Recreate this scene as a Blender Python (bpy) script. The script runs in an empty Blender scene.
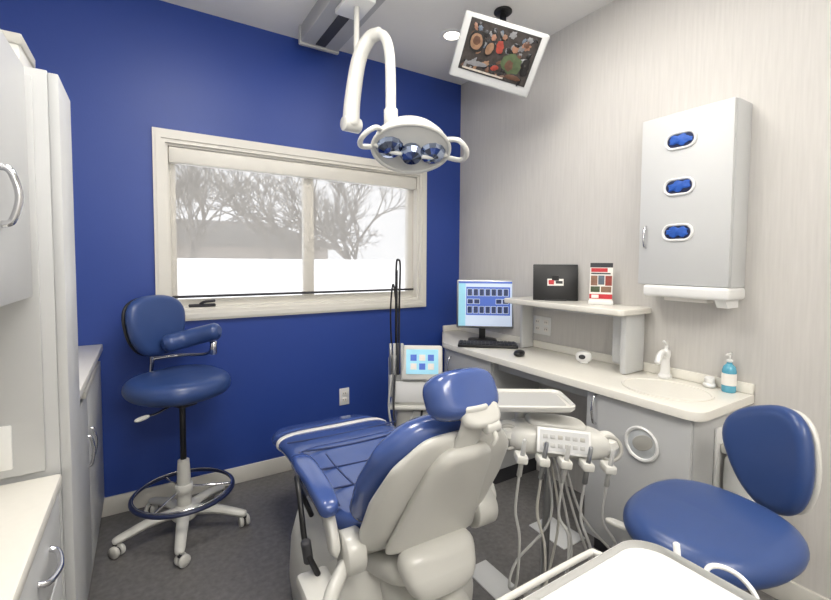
import bpy, bmesh, math, random
from mathutils import Vector, Matrix, Euler
random.seed(4)
sc=bpy.context.scene
sc.view_settings.view_transform='Standard'
COL=sc.collection

# ---------------------------------------------------------------- materials
def lin(c):
    return tuple(((v/255)/12.92 if v/255<=.04045 else ((v/255+.055)/1.055)**2.4) for v in c)+(1.,)
def mat(name,col,rough=.5,metal=0.,var=.05,scale=6.,bump=0.,stretch=(1,1,1),coat=0.,emit=0.,bscale=None):
    m=bpy.data.materials.new(name); m.use_nodes=True
    nt=m.node_tree; N=nt.nodes; L=nt.links; b=N['Principled BSDF']
    tc=N.new('ShaderNodeTexCoord'); mp=N.new('ShaderNodeMapping'); mp.inputs['Scale'].default_value=stretch
    nz=N.new('ShaderNodeTexNoise'); nz.inputs['Scale'].default_value=scale; nz.inputs['Detail'].default_value=5
    L.new(tc.outputs['Object'],mp.inputs[0]); L.new(mp.outputs[0],nz.inputs[0])
    mx=N.new('ShaderNodeMix'); mx.data_type='RGBA'
    c=lin(col)
    mx.inputs[6].default_value=tuple(x*(1-var) for x in c[:3])+(1,)
    mx.inputs[7].default_value=tuple(min(1,x*(1+var)) for x in c[:3])+(1,)
    L.new(nz.outputs[0],mx.inputs[0]); L.new(mx.outputs[2],b.inputs['Base Color'])
    b.inputs['Roughness'].default_value=rough; b.inputs['Metallic'].default_value=metal
    b.inputs['Coat Weight'].default_value=coat
    if emit:
        L.new(mx.outputs[2],b.inputs['Emission Color']); b.inputs['Emission Strength'].default_value=emit
    if bump:
        bp=N.new('ShaderNodeBump'); bp.inputs['Strength'].default_value=bump; bp.inputs['Distance'].default_value=.01
        if bscale:
            n2=N.new('ShaderNodeTexNoise'); n2.inputs['Scale'].default_value=bscale; L.new(mp.outputs[0],n2.inputs[0]); L.new(n2.outputs[0],bp.inputs['Height'])
        else: L.new(nz.outputs[0],bp.inputs['Height'])
        L.new(bp.outputs[0],b.inputs['Normal'])
    return m
M_blue=mat('paint_blue',(40,68,147),.45,var=.04,scale=3,bump=.05,bscale=120)
M_wp=mat('wallpaper_grey',(200,197,193),.7,var=.11,scale=1.,stretch=(90,90,5),bump=.12)
M_wall=mat('paint_grey',(232,231,228),.6,var=.02)
M_ceil=mat('ceiling_paint',(234,232,228),.8,var=.02,bump=.05,bscale=80)
M_floor=mat('floor_vinyl',(110,108,107),.38,var=.5,scale=42,bump=.06)
M_trim=mat('trim_white',(220,217,209),.4,var=.02)
M_lam=mat('laminate_grey',(190,191,191),.42,var=.015)
M_lamw=mat('laminate_light',(200,201,201),.4,var=.015)
M_ctr=mat('counter_solid_surface',(230,227,218),.25,var=.03,scale=60)
M_chrome=mat('chrome',(215,215,218),.12,1.,var=.02)
M_mirror=mat('lamp_mirror_wall_tint',(150,162,188),.07,1.,var=.15,scale=20)  # blue tint puts the blue wall's reflection into the mirror colour
M_steel=mat('steel_brushed',(170,172,175),.3,1.,var=.04)
M_cream=mat('plastic_cream',(209,208,202),.28,var=.02,coat=.15)
M_creamd=mat('plastic_beige',(174,172,165),.4,var=.03)
M_white=mat('plastic_white',(230,230,228),.3,var=.015)
M_viny=mat('vinyl_blue',(67,89,148),.2,var=.06,scale=5,bump=.25,coat=.4,bscale=9)
M_vinys=mat('vinyl_stool_blue',(50,73,124),.3,var=.05,scale=5,bump=.05)
M_seam=mat('vinyl_seam',(44,60,106),.4)
M_black=mat('plastic_black',(24,24,26),.4,var=.1)
M_dark=mat('rubber_dark',(52,52,56),.6,var=.1)
M_navy=mat('ring_navy',(36,44,76),.3,var=.05)
M_glove=mat('gloves_blue',(36,88,180),.5,var=.4,scale=35,bump=.6)
M_grey=mat('hose_grey',(178,178,176),.45,var=.03)
M_snow=mat('snow_glowing',(252,252,253),.8,var=.02,scale=.5,emit=.7)  # emission added so the snow looks brightly lit
M_bark=mat('bark',(120,116,113),.9,var=.2,scale=5)
M_roof=mat('house_roof',(132,129,127),.8,var=.1,scale=3)
M_hwall=mat('house_wall',(175,168,162),.8,var=.05)
M_red=mat('print_red',(190,40,50),.5,var=.3,scale=30)
M_paper=mat('print_paper',(236,232,226),.6,var=.03)
M_scr=mat('screen_blue',(70,100,185),.2,var=.15,scale=3,emit=.35)
M_scrw=mat('screen_light',(196,210,232),.2,var=.05,emit=.35)
M_scrd=mat('screen_dark',(40,54,96),.2,var=.6,scale=60,emit=.2)
M_cyan=mat('screen_cyan',(150,205,225),.2,var=.15,scale=9,emit=.3)
M_soap=mat('soap_blue',(90,165,190),.15,var=.05)
M_lampg=mat('lamp_emitter',(255,244,225),.3,var=.0,emit=6)
M_holeglass=mat('hole_inside',(200,204,206),.4,var=.35,scale=14)
M_tvbg=mat('tv_background',(52,47,45),.25,var=.8,scale=40,emit=.2)
TVM=[mat('tv_tone_%d'%i,c,.25,var=.5,scale=40,emit=.2) for i,c in enumerate([(122,94,74),(66,78,54),(132,54,44),(130,96,78),(110,110,112),(28,26,26),(84,94,106),(160,152,142),(82,58,46)])]
def shademat():
    m=bpy.data.materials.new('shade_mesh_fabric'); m.use_nodes=True; nt=m.node_tree;N=nt.nodes;L=nt.links
    N.remove(N['Principled BSDF']); o=N['Material Output']
    t=N.new('ShaderNodeBsdfTransparent'); t.inputs[0].default_value=(.97,.97,.97,1)
    d=N.new('ShaderNodeBsdfDiffuse'); d.inputs[0].default_value=lin((226,222,214))
    tl=N.new('ShaderNodeBsdfTranslucent'); tl.inputs[0].default_value=lin((226,222,214))
    a=N.new('ShaderNodeMixShader'); a.inputs[0].default_value=.5; L.new(d.outputs[0],a.inputs[1]); L.new(tl.outputs[0],a.inputs[2])
    nz=N.new('ShaderNodeTexNoise'); nz.inputs['Scale'].default_value=400
    mr=N.new('ShaderNodeMapRange'); mr.inputs[3].default_value=.28; mr.inputs[4].default_value=.44; L.new(nz.outputs[0],mr.inputs[0])
    b=N.new('ShaderNodeMixShader'); L.new(mr.outputs[0],b.inputs[0]); L.new(t.outputs[0],b.inputs[1]); L.new(a.outputs[0],b.inputs[2]); L.new(b.outputs[0],o.inputs[0])
    return m
M_shade=shademat()

# ---------------------------------------------------------------- geometry helpers
def group(name,loc=(0,0,0),rz=0.,rot=None):
    e=bpy.data.objects.new(name,None); e.empty_display_size=.1; COL.objects.link(e)
    e.location=loc; e.rotation_euler=rot if rot else (0,0,rz)
    return e
def finish(name,bm,m,parent,M=None,ang=.6):
    if M is not None: bmesh.ops.transform(bm,matrix=M,verts=bm.verts)
    bmesh.ops.recalc_face_normals(bm,faces=bm.faces)
    me=bpy.data.meshes.new(name); bm.to_mesh(me); bm.free()
    for p in me.polygons: p.use_smooth=True
    me.set_sharp_from_angle(angle=ang)
    if m: me.materials.append(m)
    o=bpy.data.objects.new(name,me); COL.objects.link(o)
    if parent: o.parent=parent
    return o
def box(name,lo,hi,m,parent=None,bev=.004,M=None,seg=2):
    bm=bmesh.new(); bmesh.ops.create_cube(bm,size=1)
    s=[hi[i]-lo[i] for i in range(3)]; c=[(hi[i]+lo[i])/2 for i in range(3)]
    bmesh.ops.scale(bm,vec=s,verts=bm.verts); bmesh.ops.translate(bm,vec=c,verts=bm.verts)
    if bev: bmesh.ops.bevel(bm,geom=bm.edges[:],offset=min(bev,min(s)*.45),segments=seg,affect='EDGES',profile=.5)
    return finish(name,bm,m,parent,M)
def boxes(name,lst,m,parent=None):
    bm=bmesh.new()
    for lo,hi in lst:
        r=bmesh.ops.create_cube(bm,size=1); v=r['verts']
        bmesh.ops.scale(bm,vec=[hi[i]-lo[i] for i in range(3)],verts=v); bmesh.ops.translate(bm,vec=[(hi[i]+lo[i])/2 for i in range(3)],verts=v)
    return finish(name,bm,m,parent)
def rings(name,rs,m,parent=None,M=None,cap=True,ang=.6):
    bm=bmesh.new(); R=[[bm.verts.new(p) for p in r] for r in rs]; n=len(rs[0])
    for a,b in zip(R,R[1:]):
        for i in range(n):
            bm.faces.new((a[i],a[(i+1)%n],b[(i+1)%n],b[i]))
    if cap:
        for r in (R[0],R[-1]):
            try: bm.faces.new(r)
            except Exception: pass
    return finish(name,bm,m,parent,M,ang)
def catmull(P,k=6):
    P=[Vector(p) for p in P]
    if len(P)<3: return P
    Q=[P[0]*2-P[1]]+P+[P[-1]*2-P[-2]]; out=[]
    for i in range(1,len(Q)-2):
        a,b,c,d=Q[i-1:i+3]
        for j in range(k):
            t=j/k
            out.append(.5*((2*b)+(c-a)*t+(2*a-5*b+4*c-d)*t*t+(3*b-a-3*c+d)*t**3))
    out.append(P[-1]); return out
def tube(name,P,r,m,parent=None,k=6,n=12,r2=None,flat=1.,M=None,roundend=True):
    """swept round bar; r..r2 taper"""
    P=catmull(P,k); T=[]
    for i in range(len(P)):
        a=P[max(0,i-1)]; b=P[min(len(P)-1,i+1)]; T.append((b-a).normalized())
    up=Vector((0,0,1)) if abs(T[0].z)<.9 else Vector((0,1,0))
    nrm=(up-T[0]*up.dot(T[0])).normalized(); rs=[]
    r2=r if r2 is None else r2; L=len(P)-1
    for i,p in enumerate(P):
        nrm=(nrm-T[i]*nrm.dot(T[i])).normalized(); bn=T[i].cross(nrm)
        rr=r+(r2-r)*i/max(L,1)
        def ring(c,q): return [c+(nrm*math.sin(2*math.pi*j/n)*flat+bn*math.cos(2*math.pi*j/n))*q for j in range(n)]
        if i==0 and roundend: rs.append(ring(p-T[i]*rr*.5,rr*.5)); rs.append(ring(p-T[i]*rr*.25,rr*.85))
        rs.append(ring(p,rr))
        if i==L and roundend: rs.append(ring(p+T[i]*rr*.25,rr*.85)); rs.append(ring(p+T[i]*rr*.5,rr*.5))
    return rings(name,rs,m,parent,M)
def cyl(name,a,b,r,m,parent=None,r2=None,n=28,M=None):
    a=Vector(a);b=Vector(b);t=(b-a).normalized();up=Vector((0,0,1)) if abs(t.z)<.9 else Vector((0,1,0))
    u=(up-t*up.dot(t)).normalized();v=t.cross(u);r2=r if r2 is None else r2;L=(b-a).length
    e=min(.004,r*.3,L*.3,max(r2*.3,.0005));rs=[]
    for c,q in((a,r-e),(a+t*e,r),(b-t*e,r2),(b,r2-e)):
        rs.append([c+(u*math.sin(2*math.pi*j/n)+v*math.cos(2*math.pi*j/n))*q for j in range(n)])
    return rings(name,rs,m,parent,M,ang=.9)
def lathe(name,prof,m,parent=None,M=None,n=36,sx=1,sy=1,ang=.6):
    rs=[[Vector((r*sx*math.cos(2*math.pi*j/n),r*sy*math.sin(2*math.pi*j/n),z)) for j in range(n)] for r,z in prof]
    return rings(name,rs,m,parent,M,ang=ang)
def se(w,h,n=3.,N=48,f=None):
    o=[]
    for j in range(N):
        t=2*math.pi*j/N;c,s=math.cos(t),math.sin(t)
        x=w/2*math.copysign(abs(c)**(2/n),c);y=h/2*math.copysign(abs(s)**(2/n),s)
        if f:x,y=f(x,y)
        o.append((x,y))
    return o
def cushion(name,outl,t,m,parent=None,M=None,edge=.04,dome=.01,bend=None):
    rad=max(max(abs(x),abs(y)) for x,y in outl); e=min(edge/rad,.5); rs=[]
    def ring(s,z): 
        r=[]
        for x,y in outl:
            q=Vector((x*s,y*s,z))
            if bend:q=bend(q)
            r.append(q)
        return r
    rs.append(ring(.02,-t/2))
    rs.append(ring(.5,-t/2))
    for k in range(-5,6):
        a=k/5*math.pi/2; rs.append(ring(1-e*(1-math.cos(a)),t/2*math.sin(a)))
    for s in(.8,.6,.4,.2,.02): rs.append(ring((1-e)*s,t/2+dome*(1-s*s)))
    return rings(name,rs,m,parent,M,ang=1.2)
def pad(name,path,W,t,m,parent=None,n=4.,k=6,M=None,er=None,x0=0.,N=32,dish=0.,T=None):
    """cushion swept along a side profile (y,z) with varying width"""
    P=catmull([Vector((0,p[0],p[1])) for p in path],k); cnt=len(P)
    seg=[0]
    for a,b in zip(P,P[1:]): seg.append(seg[-1]+(b-a).length)
    Lg=seg[-1]; er=er or t*.6; rs=[]
    def samp(s):
        s=max(0,min(Lg,s))
        for i in range(cnt-1):
            if s<=seg[i+1]+1e-9:
                f=(s-seg[i])/max(1e-9,seg[i+1]-seg[i]); return P[i].lerp(P[i+1],f),(P[i+1]-P[i]).normalized(),(i+f)/(cnt-1)
        return P[-1],(P[-1]-P[-2]).normalized(),1.
    S=[er*(1-math.cos(a*math.pi/2/5)) for a in range(0,6)]
    S=S+[er+(Lg-2*er)*i/26 for i in range(1,26)]+[Lg-q for q in reversed(S)]
    for s in S:
        p,tg,u=samp(s)
        p2,_,_=samp(s+.02);p1,_,_=samp(s-.02);tg=(p2-p1).normalized()
        nv=Vector((0,-tg.z,tg.y)); 
        if nv.length<.5:nv=Vector((0,0,1))
        q=u*(len(W)-1);i=min(int(q),len(W)-2);w=W[i]+(W[i+1]-W[i])*(q-i)
        tt=t
        if T:
            q=u*(len(T)-1);i=min(int(q),len(T)-2);tt=T[i]+(T[i+1]-T[i])*(q-i)
        d=min(s,Lg-s)/er; f=math.sqrt(max(0,1-(1-min(1,d))**2)); f=max(f,.05)
        w=w-2*er*(1-f)
        r=[]
        for j in range(N):
            a=2*math.pi*j/N;c,s_=math.cos(a),math.sin(a)
            x=w/2*math.copysign(abs(c)**(2/n),c);y=tt/2*f*math.copysign(abs(s_)**(2/2.4),s_)
            if dish and s_>0:y+=dish*(2*x/w)**2*s_*f
            r.append(Vector((x+x0,0,0))+p+nv*y)
        rs.append(r)
    return rings(name,rs,m,parent,M,ang=1.3)
def torus(name,c,R,r,m,parent=None,M=None,n=48,k=12,sx=1,sy=1):
    rs=[]
    for i in range(n+1):
        a=2*math.pi*i/n;d=Vector((math.cos(a)*sx,math.sin(a)*sy,0));q=Vector((math.cos(a),math.sin(a),0))
        rs.append([Vector(c)+d*R+q*(r*math.cos(2*math.pi*j/k))+Vector((0,0,r*math.sin(2*math.pi*j/k))) for j in range(k)])
    o=rings(name,rs,m,parent,M,cap=False);return o
def slab(name,outl,z0,z1,m,parent=None,bev=.005,M=None):
    bm=bmesh.new();v=[bm.verts.new((x,y,z0)) for x,y in outl];f=bm.faces.new(v)
    r=bmesh.ops.extrude_face_region(bm,geom=[f]);nv=[g for g in r['geom'] if isinstance(g,bmesh.types.BMVert)]
    bmesh.ops.translate(bm,vec=(0,0,z1-z0),verts=nv)
    if bev:
        ed=[e for e in bm.edges if abs(e.verts[0].co.z-e.verts[1].co.z)<1e-6]
        bmesh.ops.bevel(bm,geom=ed,offset=bev,segments=3,affect='EDGES',profile=.5)
    return finish(name,bm,m,parent,M)
def slab_hole(name,outl,hole,z0,z1,m,parent,b=.006):
    """countertop with an opening: filled top/bottom plus inner and outer edge strips"""
    bm=bmesh.new();n=len(outl)
    ar=sum(outl[i][0]*outl[(i+1)%n][1]-outl[(i+1)%n][0]*outl[i][1] for i in range(n));sg=1 if ar>0 else -1
    ins=[]
    for i in range(n):
        p,q,r=Vector(outl[i-1]),Vector(outl[i]),Vector(outl[(i+1)%n])
        n1=Vector((-(q-p).y,(q-p).x)).normalized()*sg;n2=Vector((-(r-q).y,(r-q).x)).normalized()*sg
        k=(n1+n2);ins.append(q+k*b/max(.3,k.dot(n1)))
    def loop(pts,z):return [bm.verts.new((p[0],p[1],z)) for p in pts]
    O0=loop(outl,z0);O1=loop(outl,z1-b);O2=loop([(outl[i][0]*.7+ins[i][0]*.3,outl[i][1]*.7+ins[i][1]*.3) for i in range(n)],z1-b*.3);O3=loop(ins,z1)
    h1=loop(hole,z1);h0=loop(hole,z0)
    def strip(a,c):
        k=len(a)
        for i in range(k):bm.faces.new((a[i],a[(i+1)%k],c[(i+1)%k],c[i]))
    strip(O0,O1);strip(O1,O2);strip(O2,O3);strip(h1,h0)
    def edges(l):
        return [bm.edges.get((l[i],l[(i+1)%len(l)])) for i in range(len(l))]
    bmesh.ops.triangle_fill(bm,use_beauty=True,edges=edges(O3)+edges(h1))
    bmesh.ops.triangle_fill(bm,use_beauty=True,edges=edges(O0)+edges(h0))
    return finish(name,bm,m,parent,ang=.5)
def rr(x0,y0,x1,y1,r,k=6):
    o=[]
    for cx,cy,a0 in((x1-r,y1-r,0),(x0+r,y1-r,90),(x0+r,y0+r,180),(x1-r,y0+r,270)):
        for i in range(k+1):
            a=math.radians(a0+90*i/k);o.append((cx+r*math.cos(a),cy+r*math.sin(a)))
    return o
def frameM(o,x,y):
    """matrix with given origin and local x,y dirs"""
    x=Vector(x).normalized();z=x.cross(Vector(y)).normalized();y=z.cross(x)
    return Matrix(((x.x,y.x,z.x,o[0]),(x.y,y.y,z.y,o[1]),(x.z,y.z,z.z,o[2]),(0,0,0,1)))
def RX(a):return Matrix.Rotation(math.radians(a),4,'X')
def RY(a):return Matrix.Rotation(math.radians(a),4,'Y')
def RZ(a):return Matrix.Rotation(math.radians(a),4,'Z')
def TR(*p):return Matrix.Translation(p)

H=2.74; XW=-3.0; YS=-4.6
wx0,wx1,wz0,wz1=-2.03,-.39,1.07,1.99
# ---------------------------------------------------------------- room
box('floor',(XW-.1,YS-.1,-.1),(.1,.1,0),M_floor,bev=0)
box('ceiling',(XW-.1,YS-.1,H),(.1,.1,H+.1),M_ceil,bev=0)
boxes('wall_north',[((XW,0,0),(wx0,.12,H)),((wx1,0,0),(0,.12,H)),((wx0,0,0),(wx1,.12,wz0)),((wx0,0,wz1),(wx1,.12,H))],M_blue)
box('wall_east',(0,YS,0),(.12,.12,H),M_wp,bev=0)
box('wall_west',(XW-.12,YS,0),(XW,.12,H),M_wall,bev=0)
box('wall_south',(XW,YS-.12,0),(.12,YS,H),M_wall,bev=0)
box('baseboard_north',(-2.36,-.014,0),(-.19,0,.1),M_trim,bev=.004)
box('baseboard_east',(-.014,YS,0),(0,-2.02,.1),M_trim,bev=.004)

# window
g=group('window_1')
ox0,ox1,oz0,oz1=-2.09,-.33,1.01,2.06
def framering(name,a,b,y0,y1,m,parent):
    (x0,z0,x1,z1),(u0,w0,u1,w1)=a,b
    return boxes(name,[((x0,y0,z0),(u0,y1,z1)),((u1,y0,z0),(x1,y1,z1)),((u0,y0,z0),(u1,y1,w0)),((u0,y0,w1),(u1,y1,z1))],m,parent)
framering('casing',(ox0,oz0,ox1,oz1),(wx0,wz0,wx1,wz1),-.022,0,M_trim,g)
framering('casing_bead',(ox0+.015,oz0+.012,ox1-.015,oz1-.012),(wx0-.02,wz0-.02,wx1+.02,wz1+.02),-.03,-.02,M_trim,g)
framering('jamb',(wx0,wz0,wx1,wz1),(wx0+.012,wz0+.012,wx1-.012,wz1-.012),0,.12,M_trim,g)
framering('sash_frame',(wx0+.012,wz0+.012,wx1-.012,wz1-.012),(wx0+.05,wz0+.055,wx1-.05,wz1-.05),.07,.11,M_trim,g)
box('mullion',(-1.245,.065,wz0+.05),(-1.175,.11,wz1-.05),M_trim,g)
box('shade_cassette',(wx0+.014,.005,wz1-.10),(wx1-.014,.062,wz1-.012),M_trim,g,bev=.01)
box('shade_hem_bar',(wx0+.02,.03,1.135),(wx1-.02,.045,1.150),M_dark,g,bev=.003)
bm=bmesh.new();v=[bm.verts.new(p) for p in((wx0+.02,.038,1.15),(wx1-.02,.038,1.15),(wx1-.02,.038,wz1-.1),(wx0+.02,.038,wz1-.1))];bm.faces.new(v)
finish('shade_fabric',bm,M_shade,g)
box('crank_base',(-1.93,-.0,1.083),(-1.79,.03,1.10),M_dark,g,bev=.004)
tube('crank_handle',[(-1.87,.01,1.10),(-1.85,-.02,1.115),(-1.80,-.03,1.12)],.008,M_dark,g)

# outside
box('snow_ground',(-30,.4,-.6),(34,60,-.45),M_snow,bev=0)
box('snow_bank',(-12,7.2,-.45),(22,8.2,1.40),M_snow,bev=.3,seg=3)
g=group('neighbour_house')
box('house_body',(-2.5,14,-.45),(4.2,20,1.9),M_hwall,g,bev=.02)
rings('house_roof',[[Vector(p) for p in((-3,13.5,1.85),(4.8,13.5,1.85),(4.8,20.5,1.85),(-3,20.5,1.85))],[Vector(p) for p in((-1,16.7,3.0),(2.6,16.7,3.0),(2.6,17.2,3.0),(-1,17.2,3.0))]],M_roof,g)
def tree(name,loc,h,seed):
    rnd=random.Random(seed);bm=bmesh.new()
    def br(p,d,L,r,lev):
        q=p+d*L;u=d.orthogonal().normalized();v=d.cross(u);n=5 if lev<3 else 3
        A=[bm.verts.new(p+(u*math.cos(2*math.pi*j/n)+v*math.sin(2*math.pi*j/n))*r) for j in range(n)]
        B=[bm.verts.new(q+(u*math.cos(2*math.pi*j/n)+v*math.sin(2*math.pi*j/n))*r*.7) for j in range(n)]
        for j in range(n):bm.faces.new((A[j],A[(j+1)%n],B[(j+1)%n],B[j]))
        if lev>=6:return
        for k in range(3):
            a=rnd.uniform(0,6.28);s=rnd.uniform(.35,.8)
            nd=(d+(u*math.cos(a)+v*math.sin(a))*s+Vector((0,0,.05))).normalized()
            br(q if k else p+d*L*.75,nd,L*rnd.uniform(.62,.85),r*.66,lev+1)
    br(Vector((0,0,0)),Vector((rnd.uniform(-.1,.1),0,1)).normalized(),h*.26,h*.015,0)
    o=finish(name,bm,M_bark,None);o.location=loc;return o
tree('bare_tree',(-2.6,10,-.45),6.5,3);tree('bare_tree.001',(.9,9.5,-.45),5.5,5);tree('bare_tree.002',(4.0,11,-.45),6.5,8);tree('bare_tree.003',(2.6,13,-.45),6,11);tree('bare_tree.004',(-.9,12,-.45),6,21);tree('bare_tree.005',(3.4,9.3,-.45),5,31)

# outlet plates
def outlet(name,M):
    g=group(name);box('plate',(-.036,-.058,0),(.036,.058,.006),M_white,g,bev=.003,M=M)
    for s in(-.022,.022):
        box('socket',(-.017,s-.014,.005),(.017,s+.014,.009),M_paper,g,bev=.003,M=M)
        for q in(-.007,.007):box('slot',(q-.0015,s-.004,.008),(q+.0015,s+.006,.0095),M_black,g,bev=0,M=M)
outlet('wall_outlet',frameM((-.99,-.0,.42),(1,0,0),(0,0,1)))
outlet('wall_outlet.001',frameM((0,-.83,.95),(0,-1,0),(0,0,1)))
outlet('wall_outlet.002',frameM((0,-.90,.95),(0,-1,0),(0,0,1)))

# ---------------------------------------------------------------- left cabinetry
def handle(name,p,axis,L,out,m,parent,r=.006):
    p=Vector(p);a=Vector(axis)*L/2;o=Vector(out)
    tube(name,[p-a,p-a*.85+o*.6,p+o,p+a*.85+o*.6,p+a],r,m,parent)
g=group('tall_cabinet')
box('carcass',(XW+.001,-1.45,0),(-2.32,-1.25,1.78),M_lam,g,bev=.002)
box('door',(-2.32,-1.447,.1),(-2.30,-1.252,1.777),M_lam,g,bev=.003)
box('end_panel',(-2.80,-1.463,.86),(-2.345,-1.45,1.76),M_lam,g,bev=.003)
g=group('storage_box');box('carton',(-2.60,-1.42,1.78),(-2.37,-1.28,1.85),M_cream,g,bev=.006);box('lid',(-2.605,-1.425,1.835),(-2.365,-1.275,1.86),M_creamd,g,bev=.004)
g=group('low_cabinet')
box('carcass',(XW+.001,-1.249,.08),(-2.36,-.002,.88),M_lam,g,bev=.002)
box('toe_kick',(XW+.001,-1.249,0),(-2.40,-.002,.08),M_dark,g,bev=0)
for i in range(2): box('door_%d'%(i+1),(-2.36,-1.24+.62*i,.1),(-2.342,-.63+.62*i,.83),M_lam,g,bev=.003)
box('worktop',(XW+.001,-1.249,.88),(-2.33,-.002,.915),M_ctr,g,bev=.006)
box('pull_shelf',(-2.36,-.8,.845),(-2.33,-.3,.872),M_creamd,g,bev=.003)
for y in(-.66,-.56):handle('handle',(-2.342,y,.6),(0,0,1),.12,(.018,0,0),M_chrome,g)
g=group('base_cabinet')
box('carcass',(XW+.001,-2.6,.08),(-2.34,-1.464,.82),M_lam,g,bev=.002)
box('toe_kick',(XW+.001,-2.6,0),(-2.38,-1.464,.08),M_dark,g,bev=0)
for i,(a,b) in enumerate(((.64,.81),(.46,.63),(.28,.45),(.1,.27))):
    box('drawer_%d'%(i+1),(-2.34,-1.86,a),(-2.322,-1.47,b),M_lam,g,bev=.003)
    handle('handle',(-2.322,-1.66,(a+b)/2+.02),(0,1,0),.12,(.025,0,-.01),M_chrome,g)
box('worktop',(XW+.001,-2.62,.82),(-2.315,-1.464,.85),M_ctr,g,bev=.008)
g=group('upper_cabinet')
box('carcass',(XW,-2.5,1.27),(-2.37,-1.464,1.76),M_lam,g,bev=.002)
box('door_1',(-2.37,-1.99,1.268),(-2.35,-1.5,1.762),M_lam,g,bev=.003)
box('door_2',(-2.37,-2.5,1.268),(-2.35,-1.994,1.762),M_lam,g,bev=.003)
handle('handle',(-2.35,-1.73,1.46),(0,0,1),.10,(.025,0,0),M_chrome,g,.006)
g=group('light_switch');box('plate',(-2.47,-1.471,.88),(-2.40,-1.4632,.98),M_white,g,bev=.003);box('rocker',(-2.45,-1.475,.91),(-2.42,-1.470,.95),M_paper,g,bev=.002)

# ---------------------------------------------------------------- right counter
cz=.805
g=group('vanity_counter')
out=[(-.002,-.002),(-.15,-.002),(-.17,-.012),(-.41,-.345),(-.435,-.40),(-.44,-.5),(-.45,-1.3),(-.455,-1.94)]+[(-.455+.06*(1-math.cos(a*math.pi/12)),-1.94-.06*math.sin(a*math.pi/12)) for a in range(1,7)]+[(-.002,-2.0)]
sc_,sr=(-.245,-1.765),(.14,.17)
hole=[(sc_[0]+sr[0]*math.cos(2*math.pi*j/48),sc_[1]+sr[1]*math.sin(2*math.pi*j/48)) for j in range(48)]
slab_hole('countertop',out,hole,cz-.035,cz,M_ctr,g)
lathe('sink_basin',[(1.06,.0012),(1.05,.005),(1.0,.004),(.95,-.014),(.9,-.05),(.78,-.10),(.45,-.13),(.12,-.138),(.11,-.142),(.02,-.142)],M_ctr,g,M=TR(sc_[0],sc_[1],cz)@Matrix.Diagonal((sr[0],sr[1],1,1)))
cyl('drain',(sc_[0],sc_[1],cz-.140),(sc_[0],sc_[1],cz-.134),.022,M_chrome,g)
box('backsplash_east',(-.016,-2.0,cz),(-.001,-.017,cz+.045),M_ctr,g,bev=.004)
box('backsplash_north',(-.16,-.016,cz),(-.001,-.001,cz+.045),M_ctr,g,bev=.004)
slab('carcass_far',[(-.002,-.002),(-.14,-.002),(-.40,-.38),(-.40,-.85),(-.002,-.85)],.09,cz-.036,M_lam,g,bev=.002)
slab('toe_far',[(-.002,-.002),(-.10,-.002),(-.36,-.38),(-.36,-.84),(-.002,-.84)],0,.09,M_dark,g,bev=0)
box('door_far_1',(-.418,-.845,.1),(-.40,-.40,cz-.045),M_lam,g,bev=.003)
handle('handle_far',(-.418,-.46,.66),(0,0,1),.12,(-.03,0,0),M_chrome,g)
boxes('carcass_near',[((-.41,-1.96,.09),(-.002,-1.94,cz-.036)),((-.41,-1.53,.09),(-.002,-1.51,cz-.036)),((-.41,-1.94,.09),(-.39,-1.53,cz-.036)),((-.39,-1.94,.09),(-.002,-1.53,.11))],M_lamw,g)
box('door_near',(-.43,-1.958,.1),(-.41,-1.512,cz-.045),M_lam,g,bev=.003)
box('toe_near',(-.36,-1.95,0),(-.002,-1.52,.09),M_dark,g,bev=0)
handle('handle_near',(-.43,-1.56,.69),(0,0,1),.13,(-.03,0,0),M_chrome,g)
Mh=frameM((-.431,-1.775,.61),(0,-1,0),(0,0,1))
lathe('waste_chute_ring',[(.058,0),(.070,.001),(.073,.006),(.067,.011),(.060,.009),(.057,.001)],M_white,g,M=Mh)
cyl('waste_chute_inside',(0,0,.0),(0,0,.003),.06,M_holeglass,g,M=Mh)
cushion('waste_chute_liner',se(.09,.06,2.2),.004,M_creamd,g,M=Mh@TR(.005,.006,.005)@RZ(30),edge=.01,dome=.003)
box('knee_apron',(-.36,-1.51,cz-.10),(-.34,-.85,cz-.036),M_lam,g,bev=.002)
g=group('raised_shelf')
slab('shelf_top',rr(-.27,-1.57,-.001,-.78,.03),1.10,1.13,M_ctr,g,bev=.006)
box('shelf_support_near',(-.18,-1.54,cz+.001),(-.017,-1.505,1.10),M_lamw,g,bev=.012)
box('shelf_support_block',(-.12,-1.505,cz+.03),(-.017,-1.42,1.10),M_lamw,g,bev=.02,seg=4)
box('shelf_support_far',(-.12,-.81,cz+.001),(-.017,-.785,1.10),M_lamw,g,bev=.008)
box('shelf_cleat',(-.03,-1.5,1.06),(-.001,-.82,1.10),M_lamw,g,bev=.003)

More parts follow.
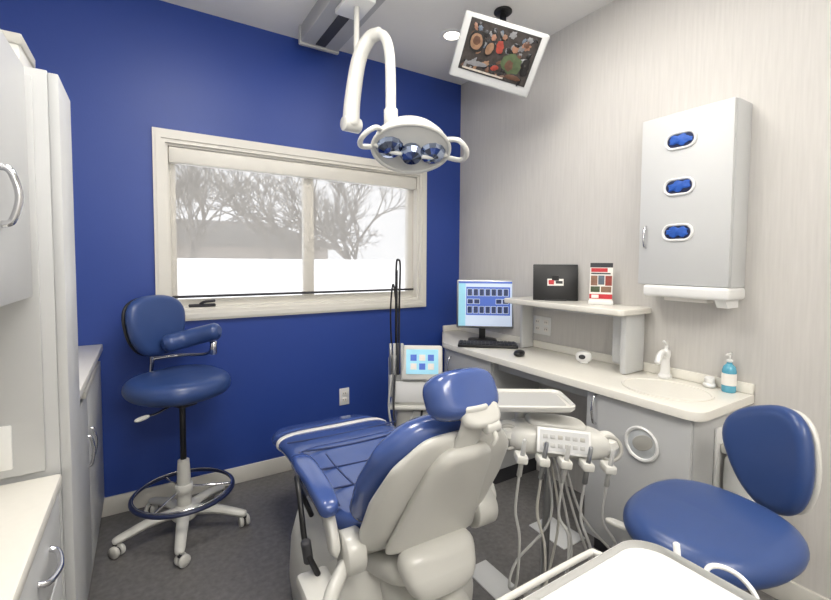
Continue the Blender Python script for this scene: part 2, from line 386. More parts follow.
cz+=.001
g=group('faucet',(-.05,-1.66,cz))
lathe('body',[(.03,0),(.03,.01),(.022,.02),(.018,.09),(.022,.11),(.02,.13),(.004,.14)],M_white,g)
tube('spout',[(0,0,.09),(-.04,-.01,.125),(-.09,-.02,.12),(-.115,-.025,.09)],.013,M_white,g)
tube('lever',[(0,0,.13),(.005,0,.155),(-.02,0,.175)],.009,M_white,g,r2=.006)
g=group('soap_pump_bottle',(-.05,-1.925,cz))
lathe('bottle',[(.024,0),(.026,.006),(.026,.09),(.022,.108),(.010,.12),(.010,.128)],M_soap,g)
lathe('label',[(.0265,.03),(.0265,.08)],M_paper,g)
cyl('pump_collar',(0,0,.125),(0,0,.138),.012,M_white,g);cyl('pump_stem',(0,0,.135),(0,0,.16),.004,M_white,g)
tube('nozzle',[(.01,0,.162),(-.03,0,.16)],.005,M_white,g)
g=group('soap_dish',(-.045,-1.85,cz));cushion('dish',se(.05,.05,2.2),.02,M_white,g,M=TR(0,0,.01),edge=.01);lathe('cup',[(.018,.015),(.02,.04),(.016,.045),(.001,.046)],M_white,g)
g=group('desk_clock',(-.13,-1.27,cz),math.radians(-45));cushion('case',se(.085,.06,2.5),.035,M_white,g,M=TR(0,0,.034)@RX(80),edge=.015,dome=.003);cushion('face',se(.034,.024,2.2),.004,M_dark,g,M=TR(-.012,-.020,.036)@RX(80),edge=.002,dome=0);box('foot',(-.02,-.02,0),(.02,.02,.01),M_white,g)

# monitor
g=group('computer_monitor',(-.165,-.48,cz),math.radians(-38))
cushion('base',se(.2,.15,3),.014,M_black,g,M=TR(0,0,.0075),edge=.02,dome=.002)
box('neck',(-.022,.02,.01),(.022,.045,.16),M_black,g,bev=.006)
Ms=TR(.016,0,.012)@RX(-4)
box('bezel',(-.195,-.012,.075),(.195,.022,.41),M_steel,g,bev=.008,M=Ms)
box('screen',(-.183,-.0135,.09),(.183,-.0115,.398),M_scrw,g,bev=0,M=Ms)
box('screen_panel',(-.183,-.0143,.09),(-.135,-.0137,.398),M_cyan,g,bev=0,M=Ms)
box('screen_titlebar',(-.183,-.0148,.385),(.183,-.0144,.398),M_scr,g,bev=0,M=Ms)
box('xray_viewer',(-.13,-.0148,.165),(.17,-.0144,.36),M_scr,g,bev=0,M=Ms)
def xr_(x0,z0,x1,z1):
    box('xray_border',(x0-.003,-.0153,z0-.003),(x1+.003,-.0149,z1+.003),M_scrw,g,bev=0,M=Ms)
    box('xray',(x0,-.0158,z0),(x1,-.0154,z1),M_scrd,g,bev=0,M=Ms)
for i in range(7): xr_(-.12+.041*i,.30,-.09+.041*i,.345)
for a in(-.12,-.075,.075,.12): xr_(a,.245,a+.036,.275)
for i in range(7): xr_(-.12+.041*i,.18,-.09+.041*i,.225)
g=group('keyboard',(-.26,-.64,cz),math.radians(-40))
box('case',(-.19,-.075,.0),(.19,.075,.018),M_black,g,bev=.006)
for j in range(5):
    for i in range(15):
        box('key',(-.18+.024*i,-.062+.0245*j,.017),(-.18+.024*i+.020,-.062+.0245*j+.020,.024),M_dark,g,bev=0)
g=group('computer_mouse',(-.30,-.96,cz),math.radians(-60));cushion('shell',se(.06,.1,2.3),.03,M_black,g,M=TR(0,0,.0155),edge=.03,dome=.004)

# things on shelf
g=group('laptop_display_sign',(-.13,-1.07,1.131),math.radians(-44))
box('panel',(-.125,-.004,.0),(.125,.008,.21),M_black,g,bev=.004,M=RX(-8))
box('logo_badge',(-.045,-.0055,.085),(.045,-.0045,.125),M_paper,g,bev=0,M=RX(-8))
box('logo_red',(-.038,-.0065,.092),(-.008,-.0057,.118),M_red,g,bev=0,M=RX(-8))
box('logo_dark',(.002,-.0065,.097),(.040,-.0057,.113),M_dark,g,bev=0,M=RX(-8))
box('stand_foot',(-.06,-.02,0),(.06,.07,.006),M_black,g,bev=.002);box('stand_strut',(-.02,.03,.0),(.02,.037,.14),M_black,g,bev=.002,M=RX(10))
g=group('brochure_holder',(-.12,-1.355,1.131),math.radians(-58))
RB=RX(-8)
box('brochure',(-.055,0,.008),(.055,.006,.22),M_paper,g,bev=0,M=RB)
box('header',(-.055,-.001,.196),(.055,.0,.22),M_dark,g,bev=0,M=RB);box('title_red',(-.05,-.002,.172),(.03,-.0012,.192),M_red,g,bev=0,M=RB)
box('title_line',(-.05,-.002,.160),(.045,-.0012,.167),M_dark,g,bev=0,M=RB)
for i,(x,z,w_,h_,k_) in enumerate(((-.05,.10,.032,.052,3),(-.014,.105,.030,.048,6),(.02,.10,.032,.052,2),(-.05,.065,.045,.03,1),(.0,.065,.05,.03,0))):
    box('photo_%d'%i,(x,-.0015,z),(x+w_,-.0005,z+h_),TVM[k_],g,bev=0,M=RB)
box('footer_band',(-.055,-.0015,.03),(.055,-.0002,.055),M_red,g,bev=0,M=RB)
box('footer_badge',(-.045,-.0022,.034),(-.01,-.0016,.051),M_paper,g,bev=0,M=RB)
box('holder_pocket',(-.06,-.008,0),(.06,.045,.02),M_white,g,bev=.004)

# glove cabinet
g=group('glove_cabinet')
box('carcass',(-.13,-1.95,1.25),(-.001,-1.57,2.01),M_lamw,g,bev=.002)
box('door',(-.15,-1.948,1.252),(-.13,-1.572,2.008),M_lamw,g,bev=.003)
for i,z in enumerate((1.885,1.685,1.485)):
    Mh=frameM((-.151,-1.745,z),(0,-1,0),(0,0,1))
    def pill(w,h,zz):return [Vector((x,y,zz)) for x,y in rr(-w/2,-h/2,w/2,h/2,h/2-.0005,8)]
    rings('opening_ring_%d'%i,[pill(.134,.078,0),pill(.132,.076,.005),pill(.124,.068,.007),pill(.112,.058,.004),pill(.110,.056,0)],M_white,g,M=Mh,cap=False)
    rings('opening_back_%d'%i,[pill(.112,.058,0),pill(.108,.054,.0015)],M_navy,g,M=Mh)
    cushion('gloves_%d'%i,[(x*(1+.12*math.sin(9*x*50+i)),y*(1+.25*math.sin(x*140+i*2))) for x,y in se(.095,.044,2.2)],.008,M_glove,g,M=Mh@TR(0,.002,.004)@RZ((-6,8,0)[i]),edge=.01,dome=.003)
handle('handle',(-.15,-1.605,1.47),(0,0,1),.10,(-.022,0,0),M_chrome,g,.005)
g=group('paper_towel_dispenser')
box('housing',(-.16,-1.955,1.197),(-.0,-1.60,1.25),M_white,g,bev=.014,seg=4)
rings('lip',[[Vector((-.03,y,1.20)),Vector((-.15,y,1.20)),Vector((-.125,y,1.165)),Vector((-.03,y,1.165))] for y in(-1.94,-1.90)],M_white,g)
box('paper_edge',(-.12,-1.86,1.18),(-.06,-1.68,1.2),M_paper,g,bev=.003)
g=group('wall_hand_sanitizer_dispenser')
box('bracket',(-.25,-1.972,.42),(-.10,-1.961,.70),M_white,g,bev=.004)
pad('bin_body',[(-2.04,.40),(-2.04,.50),(-2.045,.60)],[.13,.15,.16],.12,M_white,g,x0=-.17,er=.02)
box('bin_cap',(-.23,-2.08,.60),(-.12,-1.972,.64),M_cream,g,bev=.012)
tube('nozzle',[(-.20,-2.05,.64),(-.2,-2.06,.68),(-.24,-2.08,.69)],.012,M_white,g)

# ---------------------------------------------------------------- stools
def stool(name,loc,rz,sz,arm,seatw=.5,seatd=.44,ring=True,rb=.31,sb=.0,th=.085,kick=.06):
    g=group(name,loc,math.radians(rz))
    def bendseat(q): return Vector((q.x,q.y,q.z+kick*max(0,-q.y)))
    cushion('seat',se(seatw,seatd,2.4,f=lambda x,y:(x*(1-.12*(y/seatd*2)),y)),th,M_vinys,g,M=TR(0,0,sz-th/2),edge=.055,dome=.008,bend=bendseat)
    box('seat_plate',(-.1,-.12,sz-.115),(.1,.1,sz-.09),M_black,g,bev=.01)
    box('mechanism',(-.045,-.1,sz-.15),(.045,.06,sz-.11),M_dark,g,bev=.01)
    tube('lever',[(.04,0,sz-.13),(.14,.03,sz-.14),(.2,.05,sz-.135)],.006,M_chrome,g)
    cushion('lever_paddle',se(.075,.03,2.3),.012,M_cream,g,M=TR(.225,.055,sz-.135)@RZ(15),edge=.008,dome=.001)
    cyl('gas_lift',(0,0,.3),(0,0,sz-.14),.014,M_chrome if not arm else M_black,g)
    lathe('column',[(.028,.10),(.034,.12),(.03,.30),(.026,.36),(.018,.365)],M_cream,g)
    lathe('hub',[(.05,.065),(.058,.075),(.055,.12),(.035,.135)],M_cream,g)
    for i in range(5):
        a=math.radians(72*i+sb);c,s=math.cos(a),math.sin(a)
        tube('leg_%d'%(i+1),[(c*.03,s*.03,.105),(c*.15,s*.15,.10),(c*(rb-.03),s*(rb-.03),.075),(c*rb,s*rb,.068)],.03,M_cream,g,r2=.019,flat=.8)
        cyl('caster_stem_%d'%(i+1),(c*rb,s*rb,.045),(c*rb,s*rb,.075),.009,M_dark,g)
        b=a+.6;u=Vector((math.cos(b),math.sin(b),0));ctr=Vector((c*rb,s*rb,.027))+Vector((-math.sin(b),math.cos(b),0))*.012
        for q in(-1,1): cyl('wheel_%d'%(i+1),ctr+u*q*.006,ctr+u*q*.024,.027,M_cream,g)
        cyl('axle_%d'%(i+1),ctr-u*.008,ctr+u*.008,.016,M_dark,g)
    if ring:
        torus('foot_ring',(0,0,.20),.225,.0095,M_navy,g)
        torus('foot_ring_trim',(0,0,.212),.218,.004,M_chrome,g)
        for i in range(3):
            a=math.radians(120*i+20);tube('spoke_%d'%(i+1),[(0.02*math.cos(a),.02*math.sin(a),.22),(.225*math.cos(a),.225*math.sin(a),.20)],.006,M_chrome,g)
        cyl('ring_clamp',(0,0,.195),(0,0,.24),.04,M_cream,g)
    return g
def backpad(g,c,w,h,t,tilt,m,roll=0,yaw=0,kid=.0,curve=.9,shell=None,taper=.16):
    M=TR(*c)@RZ(yaw)@RX(-tilt)@frameM((0,0,0),(-1,0,0),(0,0,1))@RZ(roll)
    out=se(w,h,2.5,f=lambda x,y:(x*(1+taper*(y/h*2)),y-kid*(x/w*2)**2))
    bend=lambda q:Vector((q.x,q.y,q.z+curve*q.x*q.x))
    cushion('back_pad',out,t,m,g,M=M,edge=.04,dome=.006,bend=bend)
    if shell:
        cushion('back_shell',[(x*.97,y*.97) for x,y in out],.02,shell,g,M=M@TR(0,0,-t/2-.004),edge=.012,dome=0,bend=bend)

g=stool('assistant_stool',(-1.995,-.355,0),-150,.785,True,seatw=.46,seatd=.42,sb=-20,rb=.29,th=.10)
backpad(g,(.015,-.18,1.02),.31,.31,.07,-6,M_vinys,curve=.7,shell=M_black,yaw=8)
tube('back_bar',[(0,-.08,.665),(0,-.22,.665),(.0,-.255,.71),(0,-.24,.84),(.015,-.22,1.0)],.012,M_chrome,g)
tube('arm_support',[(0,-.235,.84),(-.12,-.20,.84),(-.19,-.07,.85),(-.165,.02,.91)],.009,M_chrome,g)
tube('body_support_arm',[(.01,-.09,.935),(-.06,-.075,.945),(-.12,-.02,.965),(-.155,.05,.985)],.047,M_vinys,g,n=22,flat=.95)
cyl('arm_joint',(-.165,.02,.86),(-.165,.02,.93),.018,M_chrome,g)

g=stool('operator_stool',(-.86,-2.20,0),86,.665,False,seatw=.39,seatd=.42,sb=15,rb=.25,ring=False)
backpad(g,(.0,-.36,.745),.28,.32,.055,-8,M_vinys,curve=.8,shell=M_cream,yaw=-22,roll=22,taper=.26)
tube('back_bar',[(0,-.06,.55),(0,-.27,.55),(.0,-.38,.57),(0,-.41,.66),(0,-.40,.75)],.017,M_navy,g)

# ---------------------------------------------------------------- dental chair
g=group('dental_chair',(-1.37,-1.52,0),math.radians(-2))
pad('seat_pad',[(-.01,.50),(.08,.475),(.2,.465),(.36,.475),(.5,.50),(.58,.505)],[.44,.50,.53,.54,.55,.55],.10,M_viny,g,dish=.015)
pad('leg_pad',[(.50,.485),(.64,.492),(.8,.475),(.95,.445),(1.05,.42)],[.55,.56,.57,.56,.50],.085,M_viny,g,dish=.01)
pad('paper_band',[(.78,.4785),(.80,.4755),(.82,.4720)],[.575,.575,.575],.094,M_paper,g,er=.004,dish=.01)
pad('toe_cover',[(.84,.47),(.95,.447),(1.06,.42)],[.57,.562,.50],.093,M_viny,g,dish=.01)
for s in(-1,1):
    tube('seam_long',[(s*.12,.10,.521),(s*.13,.2,.5155),(s*.15,.36,.5275),(s*.16,.46,.545)],.004,M_seam,g,n=8)
    tube('seam_side',[(s*.235,.10,.528),(s*.25,.2,.5245),(s*.255,.36,.535),(s*.26,.5,.560)],.005,M_seam,g,n=8)
for y,z in((.22,.5145),(.36,.526),(.49,.551)):
    tube('seam_cross',[(-.25,y,z+.013),(-.12,y,z+.003),(0,y,z),(.12,y,z+.003),(.25,y,z+.013)],.004,M_seam,g,n=8)
tube('seam_leg',[(-.27,.66,.540),(-.12,.66,.534),(0,.66,.533),(.12,.66,.534),(.27,.66,.540)],.004,M_seam,g,n=8)
pad('seat_shell',[(-.02,.42),(.2,.395),(.5,.42),(.75,.42),(.95,.385)],[.42,.48,.50,.48,.40],.045,M_cream,g)
pad('back_pad',[(.015,.505),(-.035,.58),(-.10,.69),(-.17,.80),(-.225,.895)],[.40,.50,.51,.46,.30],.11,M_viny,g,dish=-.01)
bk=[(-.035,.44),(-.085,.53),(-.16,.66),(-.235,.78),(-.285,.870)]
pad('back_shell',bk,[.42,.48,.48,.42,.25],.05,M_cream,g,T=[.06,.07,.06,.05,.04])
pad('back_shell_spine',[(-.10,.45),(-.15,.55),(-.205,.66),(-.265,.77),(-.30,.83)],[.34,.30,.26,.22,.15],.05,M_cream,g)
pad('headrest_bar',[(-.28,.82),(-.315,.89),(-.335,.96)],[.09,.08,.08],.022,M_cream,g,er=.01)
cushion('headrest_pad',se(.235,.14,3.2),.095,M_viny,g,M=TR(0,-.275,.975)@RX(62)@RZ(180),edge=.04,dome=.0,bend=lambda q:Vector((q.x,q.y,q.z-1.0*q.x*q.x)))
cushion('headrest_shell',se(.13,.08,2.8),.04,M_cream,g,M=TR(.02,-.326,.930)@RX(62),edge=.02,dome=.0)
cyl('headrest_knob',(.02,-.345,.895),(.07,-.345,.895),.018,M_cream,g)
tube('headrest_lever',[(.045,-.35,.895),(.045,-.365,.87),(.04,-.36,.85)],.007,M_cream,g)
for s in(-1,1):
    xo=.295 if s<0 else .32
    cyl('hinge_cap',(s*.215,-.03,.45),(s*(xo-.02),-.03,.45),.065,M_cream,g)
    dz=0 if s<0 else -.03
    pad('arm_support',[(-.03,.44),(.0,.50),(.06,.555+dz),(.16,.575+dz)],[.035,.035,.035,.035],.06,M_cream,g,x0=s*xo)
    pad('armrest_pad',[(-.03,.585+dz),(.08,.605+dz),(.26,.61+dz),(.36,.595+dz)],[.06,.075,.08,.06],.055,M_viny,g,x0=s*(xo+.01))
pad('carriage',[(-.14,.38),(.05,.345),(.35,.345),(.55,.37)],[.26,.36,.38,.30],.10,M_cream,g)
pad('rear_link_cover',[(-.20,.33),(-.16,.40),(-.12,.47)],[.22,.26,.3],.10,M_cream,g)
pad('lift_arm',[(-.26,.10),(-.15,.2),(.05,.28),(.2,.33)],[.24,.26,.26,.24],.13,M_cream,g)
pad('lower_link',[(-.20,.05),(-.05,.12),(.2,.22),(.34,.30)],[.34,.34,.34,.32],.06,M_creamd,g)
def lv(w,d,n,z,cy): return [Vector((x,y+cy,z)) for x,y in se(w,d,n)]
rings('base_body',[lv(.58,.62,3.2,.0,.28),lv(.64,.68,3.2,.015,.28),lv(.66,.68,3.2,.10,.28),lv(.65,.64,3.,.24,.29),lv(.60,.56,2.8,.34,.31),lv(.46,.44,2.6,.385,.31)],M_cream,g,ang=1.)
rings('base_plate',[lv(.48,.7,4,.0,-.1),lv(.50,.73,4,.012,-.1),lv(.50,.73,4,.035,-.1),lv(.46,.68,4,.05,-.1)],M_creamd,g,ang=1.)
rings('pump_housing',[lv(.34,.26,4,.04,-.26),lv(.36,.28,4,.08,-.26),lv(.33,.25,3.5,.17,-.26),lv(.26,.18,3,.20,-.26)],M_cream,g,ang=1.)
tube('assist_arm',[(-.27,-.04,.42),(-.35,-.12,.36),(-.36,-.2,.22)],.022,M_cream,g)
box('assist_switch_box',(-.40,-.10,.34),(-.30,.04,.39),M_cream,g,bev=.015)
tube('black_hose',[(-.30,.20,.46),(-.345,.20,.58),(-.365,.14,.635),(-.375,.06,.58),(-.37,.02,.47),(-.34,.0,.39)],.009,M_black,g)
cyl('hose_tip',(-.36,.03,.42),(-.375,.01,.50),.015,M_dark,g)

# ---------------------------------------------------------------- delivery unit
g=group('dental_delivery_unit',(-.865,-1.695,0),math.radians(-33))
Mt=TR(0,0,.70)@RY(6)
cushion('console',se(.39,.17,2.9,f=lambda x,y:(x,y-.25*x*x)),.09,M_cream,g,M=Mt,edge=.05,dome=.004)
cushion('console_upper',se(.22,.13,3),.03,M_cream,g,M=Mt@TR(0,.02,.05),edge=.015,dome=.002)
for s in(-1,1):
    lathe('end_cap',[(.002,.02),(.03,.018),(.045,.0),(.04,-.05),(.02,-.07)],M_cream,g,M=Mt@TR(s*.18,-.02,.02)@RX(25))
    torus('grab_ring',(0,0,0),.04,.007,M_creamd,g,M=Mt@TR(s*.185,-.045,.0)@RX(75))
box('control_face',(-.095,-.008,-.04),(.095,.0,.045),M_white,g,bev=.003,M=Mt@TR(0,-.088,.02)@RX(-22))
box('control_label',(-.085,-.0095,-.032),(.085,-.0075,.036),M_lamw,g,bev=0,M=Mt@TR(0,-.088,.02)@RX(-22))
for i in range(6):
    for j in range(2): box('button',(-.075+.026*i,-.0115,-.02+.028*j),(-.058+.026*i,-.009,-.006+.028*j),M_grey if (i+j)%3 else M_creamd,g,bev=.001,M=Mt@TR(0,-.088,.02)@RX(-22))
for i in range(5):
    x=-.15+.075*i
    box('holder_%d'%i,(x-.020,-.150,-.05),(x+.020,-.09,-.022),M_cream,g,bev=.008,M=Mt)
    cyl('handpiece_%d'%i,Mt@Vector((x,-.125,-.10)),Mt@Vector((x,-.140,.035)),.009,M_steel if i%2 else M_grey,g,r2=.007)
    a=Mt@Vector((x,-.125,-.10));dx=(-.03,.01,.02,.04,.07)[i];lo=(.20,.14,.24,.12,.18)[i]
    tube('hose_%d'%i,[a,a+Vector((-.01,0,-.12)),(x+dx*.3,-.145,(a.z+lo)/2),(x+dx*.5,-.135,lo+.04),(x+dx,-.09,lo),(x+dx+.04,-.03,lo+.05),(x*.4+.05,.0,.40),(x*.2,.02,.64)],.005,M_grey if i!=1 else M_creamd,g,k=8,n=8)
cyl('tray_post',(-.12,.06,.72),(-.12,.06,.82),.016,M_cream,g)
TT=TR(-.105,.03,.82)
slab('tray',rr(-.16,-.10,.155,.10,.035),0,.012,M_cream,g,M=TT,bev=.004)
o=rr(-.16,-.10,.155,.10,.035)
def sc2(o,s):return [Vector((-.0025+(x+.0025)*s[0],y*s[1],0)) for x,y in o]
def rg(s,z):return [v+Vector((0,0,z)) for v in sc2(o,s)]
rings('tray_rim',[rg((1,1),0),rg((1.035,1.06),.008),rg((1.04,1.07),.02),rg((1.01,1.02),.024),rg((.96,.94),.013)],M_cream,g,M=TT,cap=False)
slab('tray_liner',rr(-.14,-.08,.135,.08,.03),.0125,.0145,M_grey,g,M=TT,bev=0)
tube('support_arm',[(0,.04,.66),(0,.06,.52),(.0,.09,.3),(.0,.10,.10),(.0,.10,.02)],.016,M_steel,g)
rings('foot',[[Vector((x,y+.10,z)) for x,y in se(w,w*.8,3)] for w,z in((.14,0),(.16,.01),(.14,.025),(.06,.04))],M_creamd,g)

# ---------------------------------------------------------------- cart with touch screen near the corner
g=group('hygiene_cart',(-.785,-.60,0),math.radians(-33))
for i in range(4):
    a=math.radians(45+90*i);tube('leg_%d'%i,[(0,0,.09),(.14*math.cos(a),.14*math.sin(a),.06)],.02,M_grey,g);cyl('wheel_%d'%i,(.14*math.cos(a)-.012,.14*math.sin(a),.028),(.14*math.cos(a)+.012,.14*math.sin(a),.028),.028,M_dark,g)
cyl('post',(0,0,.06),(0,0,.55),.03,M_grey,g)
pad('body',[(0,.50),(0,.58),(0,.68)],[.28,.29,.27],.16,M_cream,g,er=.03)
pad('body_lower',[(0,.22),(0,.36),(0,.50)],[.20,.24,.25],.14,M_cream,g,er=.03)
box('shelf_lip',(-.15,-.11,.50),(.15,.06,.522),M_cream,g,bev=.008)
box('body_drawer',(-.12,-.09,.54),(.12,-.075,.66),M_white,g,bev=.004)
box('screen_stand',(-.03,-.05,.66),(.09,.0,.72),M_cream,g,bev=.01)
Md=TR(.03,-.06,.775)@RX(-16)
box('display_case',(-.115,-.02,-.11),(.125,.025,.09),M_cream,g,bev=.016,M=Md)
box('display_screen',(-.085,-.023,-.075),(.10,-.0195,.065),M_cyan,g,bev=0,M=Md)
for i in range(3):
    for j in range(2): box('display_icons',(-.06+.05*i,-.0245,-.05+.05*j),(-.025+.05*i,-.0235,-.015+.05*j),M_scr if (i+j)%2 else M_paper,g,bev=0,M=Md)
box('side_panel',(-.16,-.06,.56),(-.11,.03,.80),M_cream,g,bev=.012)
tube('hose_mast_1',[(-.12,.0,.78),(-.12,.0,1.1),(-.118,0,1.33),(-.105,-.0,1.36),(-.095,0,1.32),(-.10,0,1.1),(-.10,-.02,.78)],.006,M_black,g)
tube('hose_mast_2',[(-.14,-.02,.76),(-.15,-.02,1.05),(-.135,-.02,1.22),(-.115,-.02,1.05),(-.12,-.03,.78)],.005,M_black,g)
cyl('mast',(-.115,.02,.78),(-.115,.02,1.30),.005,M_black,g)
for i in range(4):cyl('handpiece_%d'%i,(-.145+.022*i,-.085,.70),(-.145+.022*i,-.075,.88),.009,(M_steel,M_grey,M_dark,M_grey)[i],g)
tube('cart_hose',[(-.14,-.085,.70),(-.15,-.12,.5),(-.10,-.13,.33),(-.04,-.11,.42),(0,-.06,.5)],.006,M_grey,g)
tube('cart_hose_2',[(-.12,-.085,.70),(-.12,-.13,.45),(-.06,-.13,.28),(.02,-.11,.40),(.04,-.06,.5)],.006,M_dark,g)

# ---------------------------------------------------------------- foreground instrument table
g=group('instrument_tray_table',(-1.53,-2.51,0))
ol=rr(-.21,-.23,.21,.23,.06,8)
slab('tray',ol,.785,.80,M_white,g,bev=.005)
def rg2(ax,z):return [Vector((x+math.copysign(ax,x),y+math.copysign(ax,y),z)) for x,y in ol]
rings('tray_rim',[rg2(-.012,.8005),rg2(-.006,.808),rg2(.001,.812),rg2(.006,.806),rg2(.006,.79),rg2(-.004,.786)],M_white,g,cap=False,ang=1.2)
tube('rail',[(-.24,.27,.785),(.08,.27,.785),(.12,.26,.785),(.13,.21,.782)],.006,M_cream,g);tube('rail_bracket',[(-.12,.27,.785),(-.12,.2,.782)],.006,M_cream,g)
cyl('post',(0,0,.05),(0,0,.785),.022,M_steel,g)
for i in range(5):
    a=math.radians(72*i);tube('leg_%d'%i,[(0,0,.09),(.26*math.cos(a),.26*math.sin(a),.06)],.018,M_cream,g);cyl('wheel_%d'%i,(.26*math.cos(a)-.012,.26*math.sin(a),.026),(.26*math.cos(a)+.012,.26*math.sin(a),.026),.026,M_dark,g)
box('holder_bar',(.19,.10,.775),(.24,.18,.787),M_cream,g,bev=.005)
cyl('syringe',(.225,.16,.77),(.222,.165,.825),.006,M_white,g)
tube('syringe_hose',[(.22,.11,.77),(.23,.115,.803),(.25,.10,.808),(.265,.075,.797),(.26,.05,.775),(.24,.05,.74),(.20,.05,.66),(.03,.0,.58)],.0045,M_white,g)

# ---------------------------------------------------------------- ceiling track + operatory light
g=group('operatory_light')
box('ceiling_track',(-1.33,-1.9,H-.10),(-1.10,-.17,H),M_grey,g,bev=.006)
box('track_slot',(-1.25,-1.88,H-.105),(-1.19,-.20,H-.098),M_dark,g,bev=0)
box('track_end',(-1.34,-.18,H-.11),(-1.09,-.15,H),M_grey,g,bev=.008)
box('trolley',(-1.29,-.80,H-.13),(-1.15,-.60,H-.10),M_white,g,bev=.01)
cyl('drop_pole',(-1.22,-.72,H-.12),(-1.235,-.745,2.10),.014,M_cream,g)
tube('arm_lower',[(-1.27,-.76,2.02),(-1.26,-.76,2.15),(-1.235,-.78,2.33),(-1.20,-.82,2.42),(-1.17,-.875,2.43)],.042,M_cream,g,r2=.03,n=20)
cyl('arm_joint',(-1.31,-.76,2.02),(-1.22,-.75,2.02),.036,M_cream,g)
tube('arm_upper',[(-1.19,-.84,2.43),(-1.165,-.90,2.41),(-1.16,-.945,2.33),(-1.165,-.97,2.2),(-1.18,-1.0,2.0)],.024,M_cream,g,n=18)
cyl('head_collar',(-1.18,-1.0,2.04),(-1.178,-1.0,1.96),.032,M_cream,g)
tube('yoke',[(-1.18,-1.0,1.97),(-1.165,-1.01,1.94),(-1.15,-1.06,1.91)],.03,M_cream,g)
zb=Vector((.22,.46,.86)).normalized()
xx=Vector((.846,-.50,-.42));xx=(xx-zb*xx.dot(zb)).normalized()
Ml=frameM((-1.145,-1.12,1.85),xx,zb.cross(xx))
lathe('lamp_housing',[(.002,.115),(.05,.11),(.09,.098),(.13,.068),(.155,.032),(.166,-.005),(.168,-.015),(.158,-.017)],M_cream,g,M=Ml,sx=1.02,sy=.84,ang=1.2)
# faceted multi-mirror reflector
nf=16;prof=[(.158,-.0165),(.150,.010),(.134,.036),(.108,.056),(.078,.068),(.045,.074),(.006,.076)]
rs=[]
for i,(r_,z_) in enumerate(prof):
    off=.5*(i%2);rs.append([Vector((r_*1.02*math.cos(2*math.pi*(j+off)/nf),r_*.84*math.sin(2*math.pi*(j+off)/nf),z_)) for j in range(nf)])
bm=bmesh.new();RR=[[bm.verts.new(p) for p in r_] for r_ in rs]
for k_,(A,B) in enumerate(zip(RR,RR[1:])):
    for j in range(nf):
        if k_%2==0: fs=((A[j],A[(j+1)%nf],B[j]),(A[(j+1)%nf],B[(j+1)%nf],B[j]))
        else: fs=((A[j],A[(j+1)%nf],B[(j+1)%nf]),(A[j],B[(j+1)%nf],B[j]))
        for f_ in fs: bm.faces.new(f_)
bm.faces.new(RR[-1]);o=finish('reflector',bm,M_mirror,g,M=Ml,ang=.01)
for p in o.data.polygons:p.use_smooth=False
cyl('bulb_cover',(0,0,.07),(0,0,-.05),.024,M_mirror,g,M=Ml)
lathe('bulb_shield',[(.044,-.02),(.052,-.045),(.040,-.066),(.002,-.074)],M_mirror,g,M=Ml,n=14,ang=.05)
tube('bulb_bridge_1',[(-.165,0,-.015),(-.09,0,-.045),(0,0,-.05),(.09,0,-.045),(.165,0,-.015)],.009,M_cream,g,M=Ml)
for s in(-1,1):
    lathe('glass_lobe_%d'%s,[(.056,-.010),(.060,-.02),(.050,-.036),(.025,-.048),(.002,-.052)],M_mirror,g,M=Ml@TR(s*.095,.0,.0),n=12,ang=.05)
    tube('grip_%d'%s,[(s*.14,-.07,-.0),(s*.18,-.11,-.04),(s*.222,-.08,-.065),(s*.222,-.02,-.055),(s*.165,.02,-.012)],.011,M_cream,g,M=Ml)
torus('rim',(0,0,-.015),.165,.009,M_cream,g,M=Ml,sx=1.02,sy=.84)

# TV
g=group('ceiling_tv')
cx=Vector((-.52,-.98,2.44))
th=math.radians(-19)
view=Vector((.63,.69,.0)).normalized()
nrm=(-view+Vector((0,0,-.62))).normalized()
xr=Vector((0,0,1)).cross(nrm).normalized(); yu=nrm.cross(xr)
x2=xr*math.cos(th)+yu*math.sin(th)
Mv=frameM(cx,x2,yu*math.cos(th)-xr*math.sin(th))
box('cabinet',(-.230,-.150,-.045),(.225,.165,.0),M_lamw,g,bev=.012,M=Mv,seg=3)
box('rear_bulge',(-.14,-.10,-.075),(.14,.10,-.044),M_dark,g,bev=.01,M=Mv)
box('bezel_inner',(-.19,-.10,-.0),(.188,.145,.002),M_black,g,bev=0,M=Mv)
box('picture',(-.185,-.095,.0015),(.183,.140,.0035),M_tvbg,g,bev=0,M=Mv)
kk=[0]
def blob(x,y,w,h,m,rot=0,wob=.18):
    kk[0]+=1;k=kk[0]
    x=max(-.183+w/2,min(.18-w/2,x));y=max(-.093+h/2,min(.138-h/2,y))
    pts=[(p*(1+wob*math.sin(5*math.atan2(q,p)+k)*.5+wob*math.sin(9*math.atan2(q,p)+2*k)*.4),q*(1+wob*math.sin(6*math.atan2(q,p)+k)*.5)) for p,q in se(w*.85,h*.85,2.1,N=36)]
    M0=Mv@TR(x,y,.0036+.00005*k)@RZ(rot)
    rings('picture_shape_%d'%k,[[Vector((p,q,0)) for p,q in pts],[Vector((p*.99,q*.99,.00004)) for p,q in pts]],m,g,M=M0)
rnd=random.Random(12)
for i in range(46): blob(rnd.uniform(-.17,.17),rnd.uniform(.03,.13),rnd.uniform(.012,.045),rnd.uniform(.014,.045),TVM[rnd.choice([4,5,6,4,3,8,5])],rnd.uniform(0,90),.3)
for i in range(30): blob(rnd.uniform(-.17,.17),rnd.uniform(-.09,.03),rnd.uniform(.02,.06),rnd.uniform(.012,.03),TVM[rnd.choice([4,5,8,0,8,5])],rnd.uniform(0,90),.3)
blob(-.13,.045,.10,.12,TVM[5],10,.05);blob(-.132,.045,.075,.09,TVM[0],10,.04);blob(-.132,.05,.045,.05,TVM[8],10,.1);blob(-.055,.03,.06,.09,TVM[5],-15,.05);blob(-.055,.03,.045,.07,TVM[0],-15,.05)
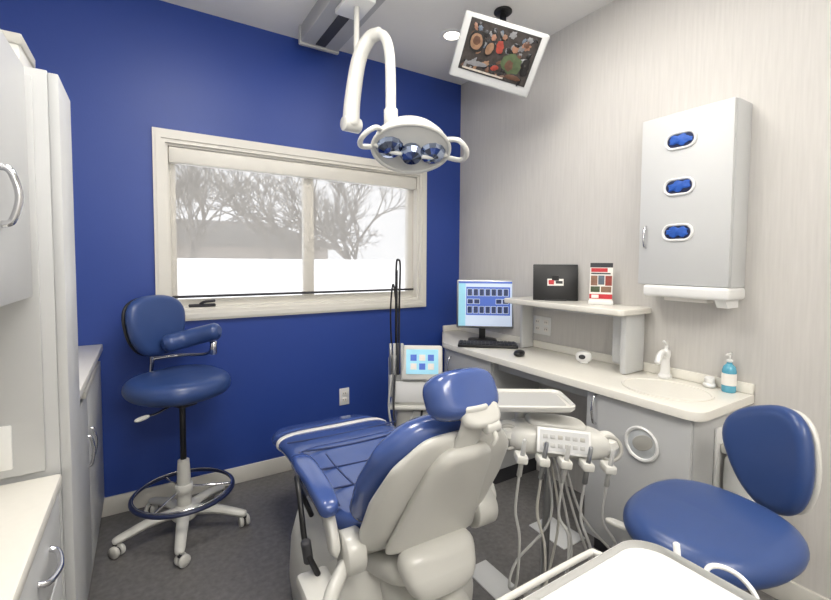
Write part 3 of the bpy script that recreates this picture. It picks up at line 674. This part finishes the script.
blob(-.05,.085,.03,.035,TVM[3]);blob(-.005,.05,.045,.075,TVM[2],10);blob(.005,.10,.028,.03,TVM[3])
blob(.08,-.01,.13,.11,TVM[1],-15);blob(.07,-.02,.05,.06,TVM[8],10);blob(.075,.062,.04,.045,TVM[3]);blob(.077,.08,.042,.02,TVM[5]);blob(.155,-.01,.05,.11,TVM[5],5)
blob(-.10,-.055,.13,.03,TVM[4],5);blob(.0,-.05,.05,.03,TVM[2],20);blob(.11,-.07,.10,.03,TVM[8],0)
box('picture_caption',(-.17,-.092,.0036),(.06,-.083,.0085),TVM[7],g,bev=0,M=Mv)
b0=Mv@Vector((.0,.02,-.07))
tube('mount_arm',[b0,b0+Vector((.03,.04,.04)),(cx.x+.09,cx.y+.06,2.60)],.02,M_black,g)
cyl('ceiling_mount',(cx.x+.09,cx.y+.06,2.58),(cx.x+.09,cx.y+.06,2.735),.018,M_black,g);cyl('ceiling_plate',(cx.x+.09,cx.y+.06,2.725),(cx.x+.09,cx.y+.06,2.74),.05,M_black,g)

# downlight
g=group('recessed_downlight',(-.51,-.56,H));lathe('trim_ring',[(.045,-.003),(.075,-.006),(.078,0)],M_white,g);cyl('lens',(0,0,-.004),(0,0,-.001),.05,M_lampg,g)
def added_panel(name,x,y,w,d,pw):  # unseen ceiling panels, added out of frame to brighten the room
    g=group(name,(x,y,H));boxes('added_panel_frame',[((-w/2-.03,-d/2-.03,-.02),(w/2+.03,-d/2,0)),((-w/2-.03,d/2,-.02),(w/2+.03,d/2+.03,0)),((-w/2-.03,-d/2,-.02),(-w/2,d/2,0)),((w/2,-d/2,-.02),(w/2+.03,d/2,0))],M_white,g)
    box('added_panel_diffuser',(-w/2,-d/2,-.008),(w/2,d/2,-.001),M_lampg,g,bev=0)
    l=bpy.data.lights.new(name+'_lamp','AREA');l.shape='RECTANGLE';l.size=w;l.size_y=d;l.energy=pw;l.color=(1,.985,.965)
    o=bpy.data.objects.new('lamp',l);COL.objects.link(o);o.parent=g;o.location=(0,0,-.03)
added_panel('added_ceiling_panel',-1.6,-3.8,1.4,.6,36)
added_panel('added_ceiling_panel.001',-.80,-1.50,.4,.7,9)
added_panel('added_ceiling_panel.002',-1.85,-1.45,.5,.6,15)
# photographer's strobe bounced off the ceiling behind the camera
l=bpy.data.lights.new('bounce_strobe','AREA');l.shape='DISK';l.size=.35;l.energy=17
o=bpy.data.objects.new('bounce_strobe',l);COL.objects.link(o);o.location=(-1.8,-2.9,1.75);o.rotation_euler=(math.radians(155),0,math.radians(-15))
# pale patches on the floor, built as thin slabs
g=group('pale_floor_patch');box('plate',(-.50,-1.46,0),(-.34,-1.24,.006),M_lamw,g,bev=.002)
g=group('pale_floor_patch.001');box('plate',(-.98,-1.52,0),(-.86,-1.32,.006),M_lamw,g,bev=.002)

# world
w=bpy.data.worlds.new('world');sc.world=w;w.use_nodes=True;bg=w.node_tree.nodes['Background'];bg.inputs[0].default_value=(.94,.96,1,1);bg.inputs[1].default_value=1.15

# camera
cd=bpy.data.cameras.new('camera');co=bpy.data.objects.new('camera',cd);COL.objects.link(co)
cd.sensor_width=36;cd.lens=431.9/831*36;cd.shift_y=-17.2/831;cd.clip_start=.02
yaw,pit,rol=.5619,.0483,.0055
fw=Vector((math.sin(yaw)*math.cos(pit),math.cos(yaw)*math.cos(pit),-math.sin(pit)));r=Vector((math.cos(yaw),-math.sin(yaw),0));u=r.cross(fw)
r2=r*math.cos(rol)+u*math.sin(rol);u2=-r*math.sin(rol)+u*math.cos(rol)
co.matrix_world=Matrix(((r2.x,u2.x,-fw.x,-2.143),(r2.y,u2.y,-fw.y,-2.748),(r2.z,u2.z,-fw.z,1.349),(0,0,0,1)))
sc.camera=co
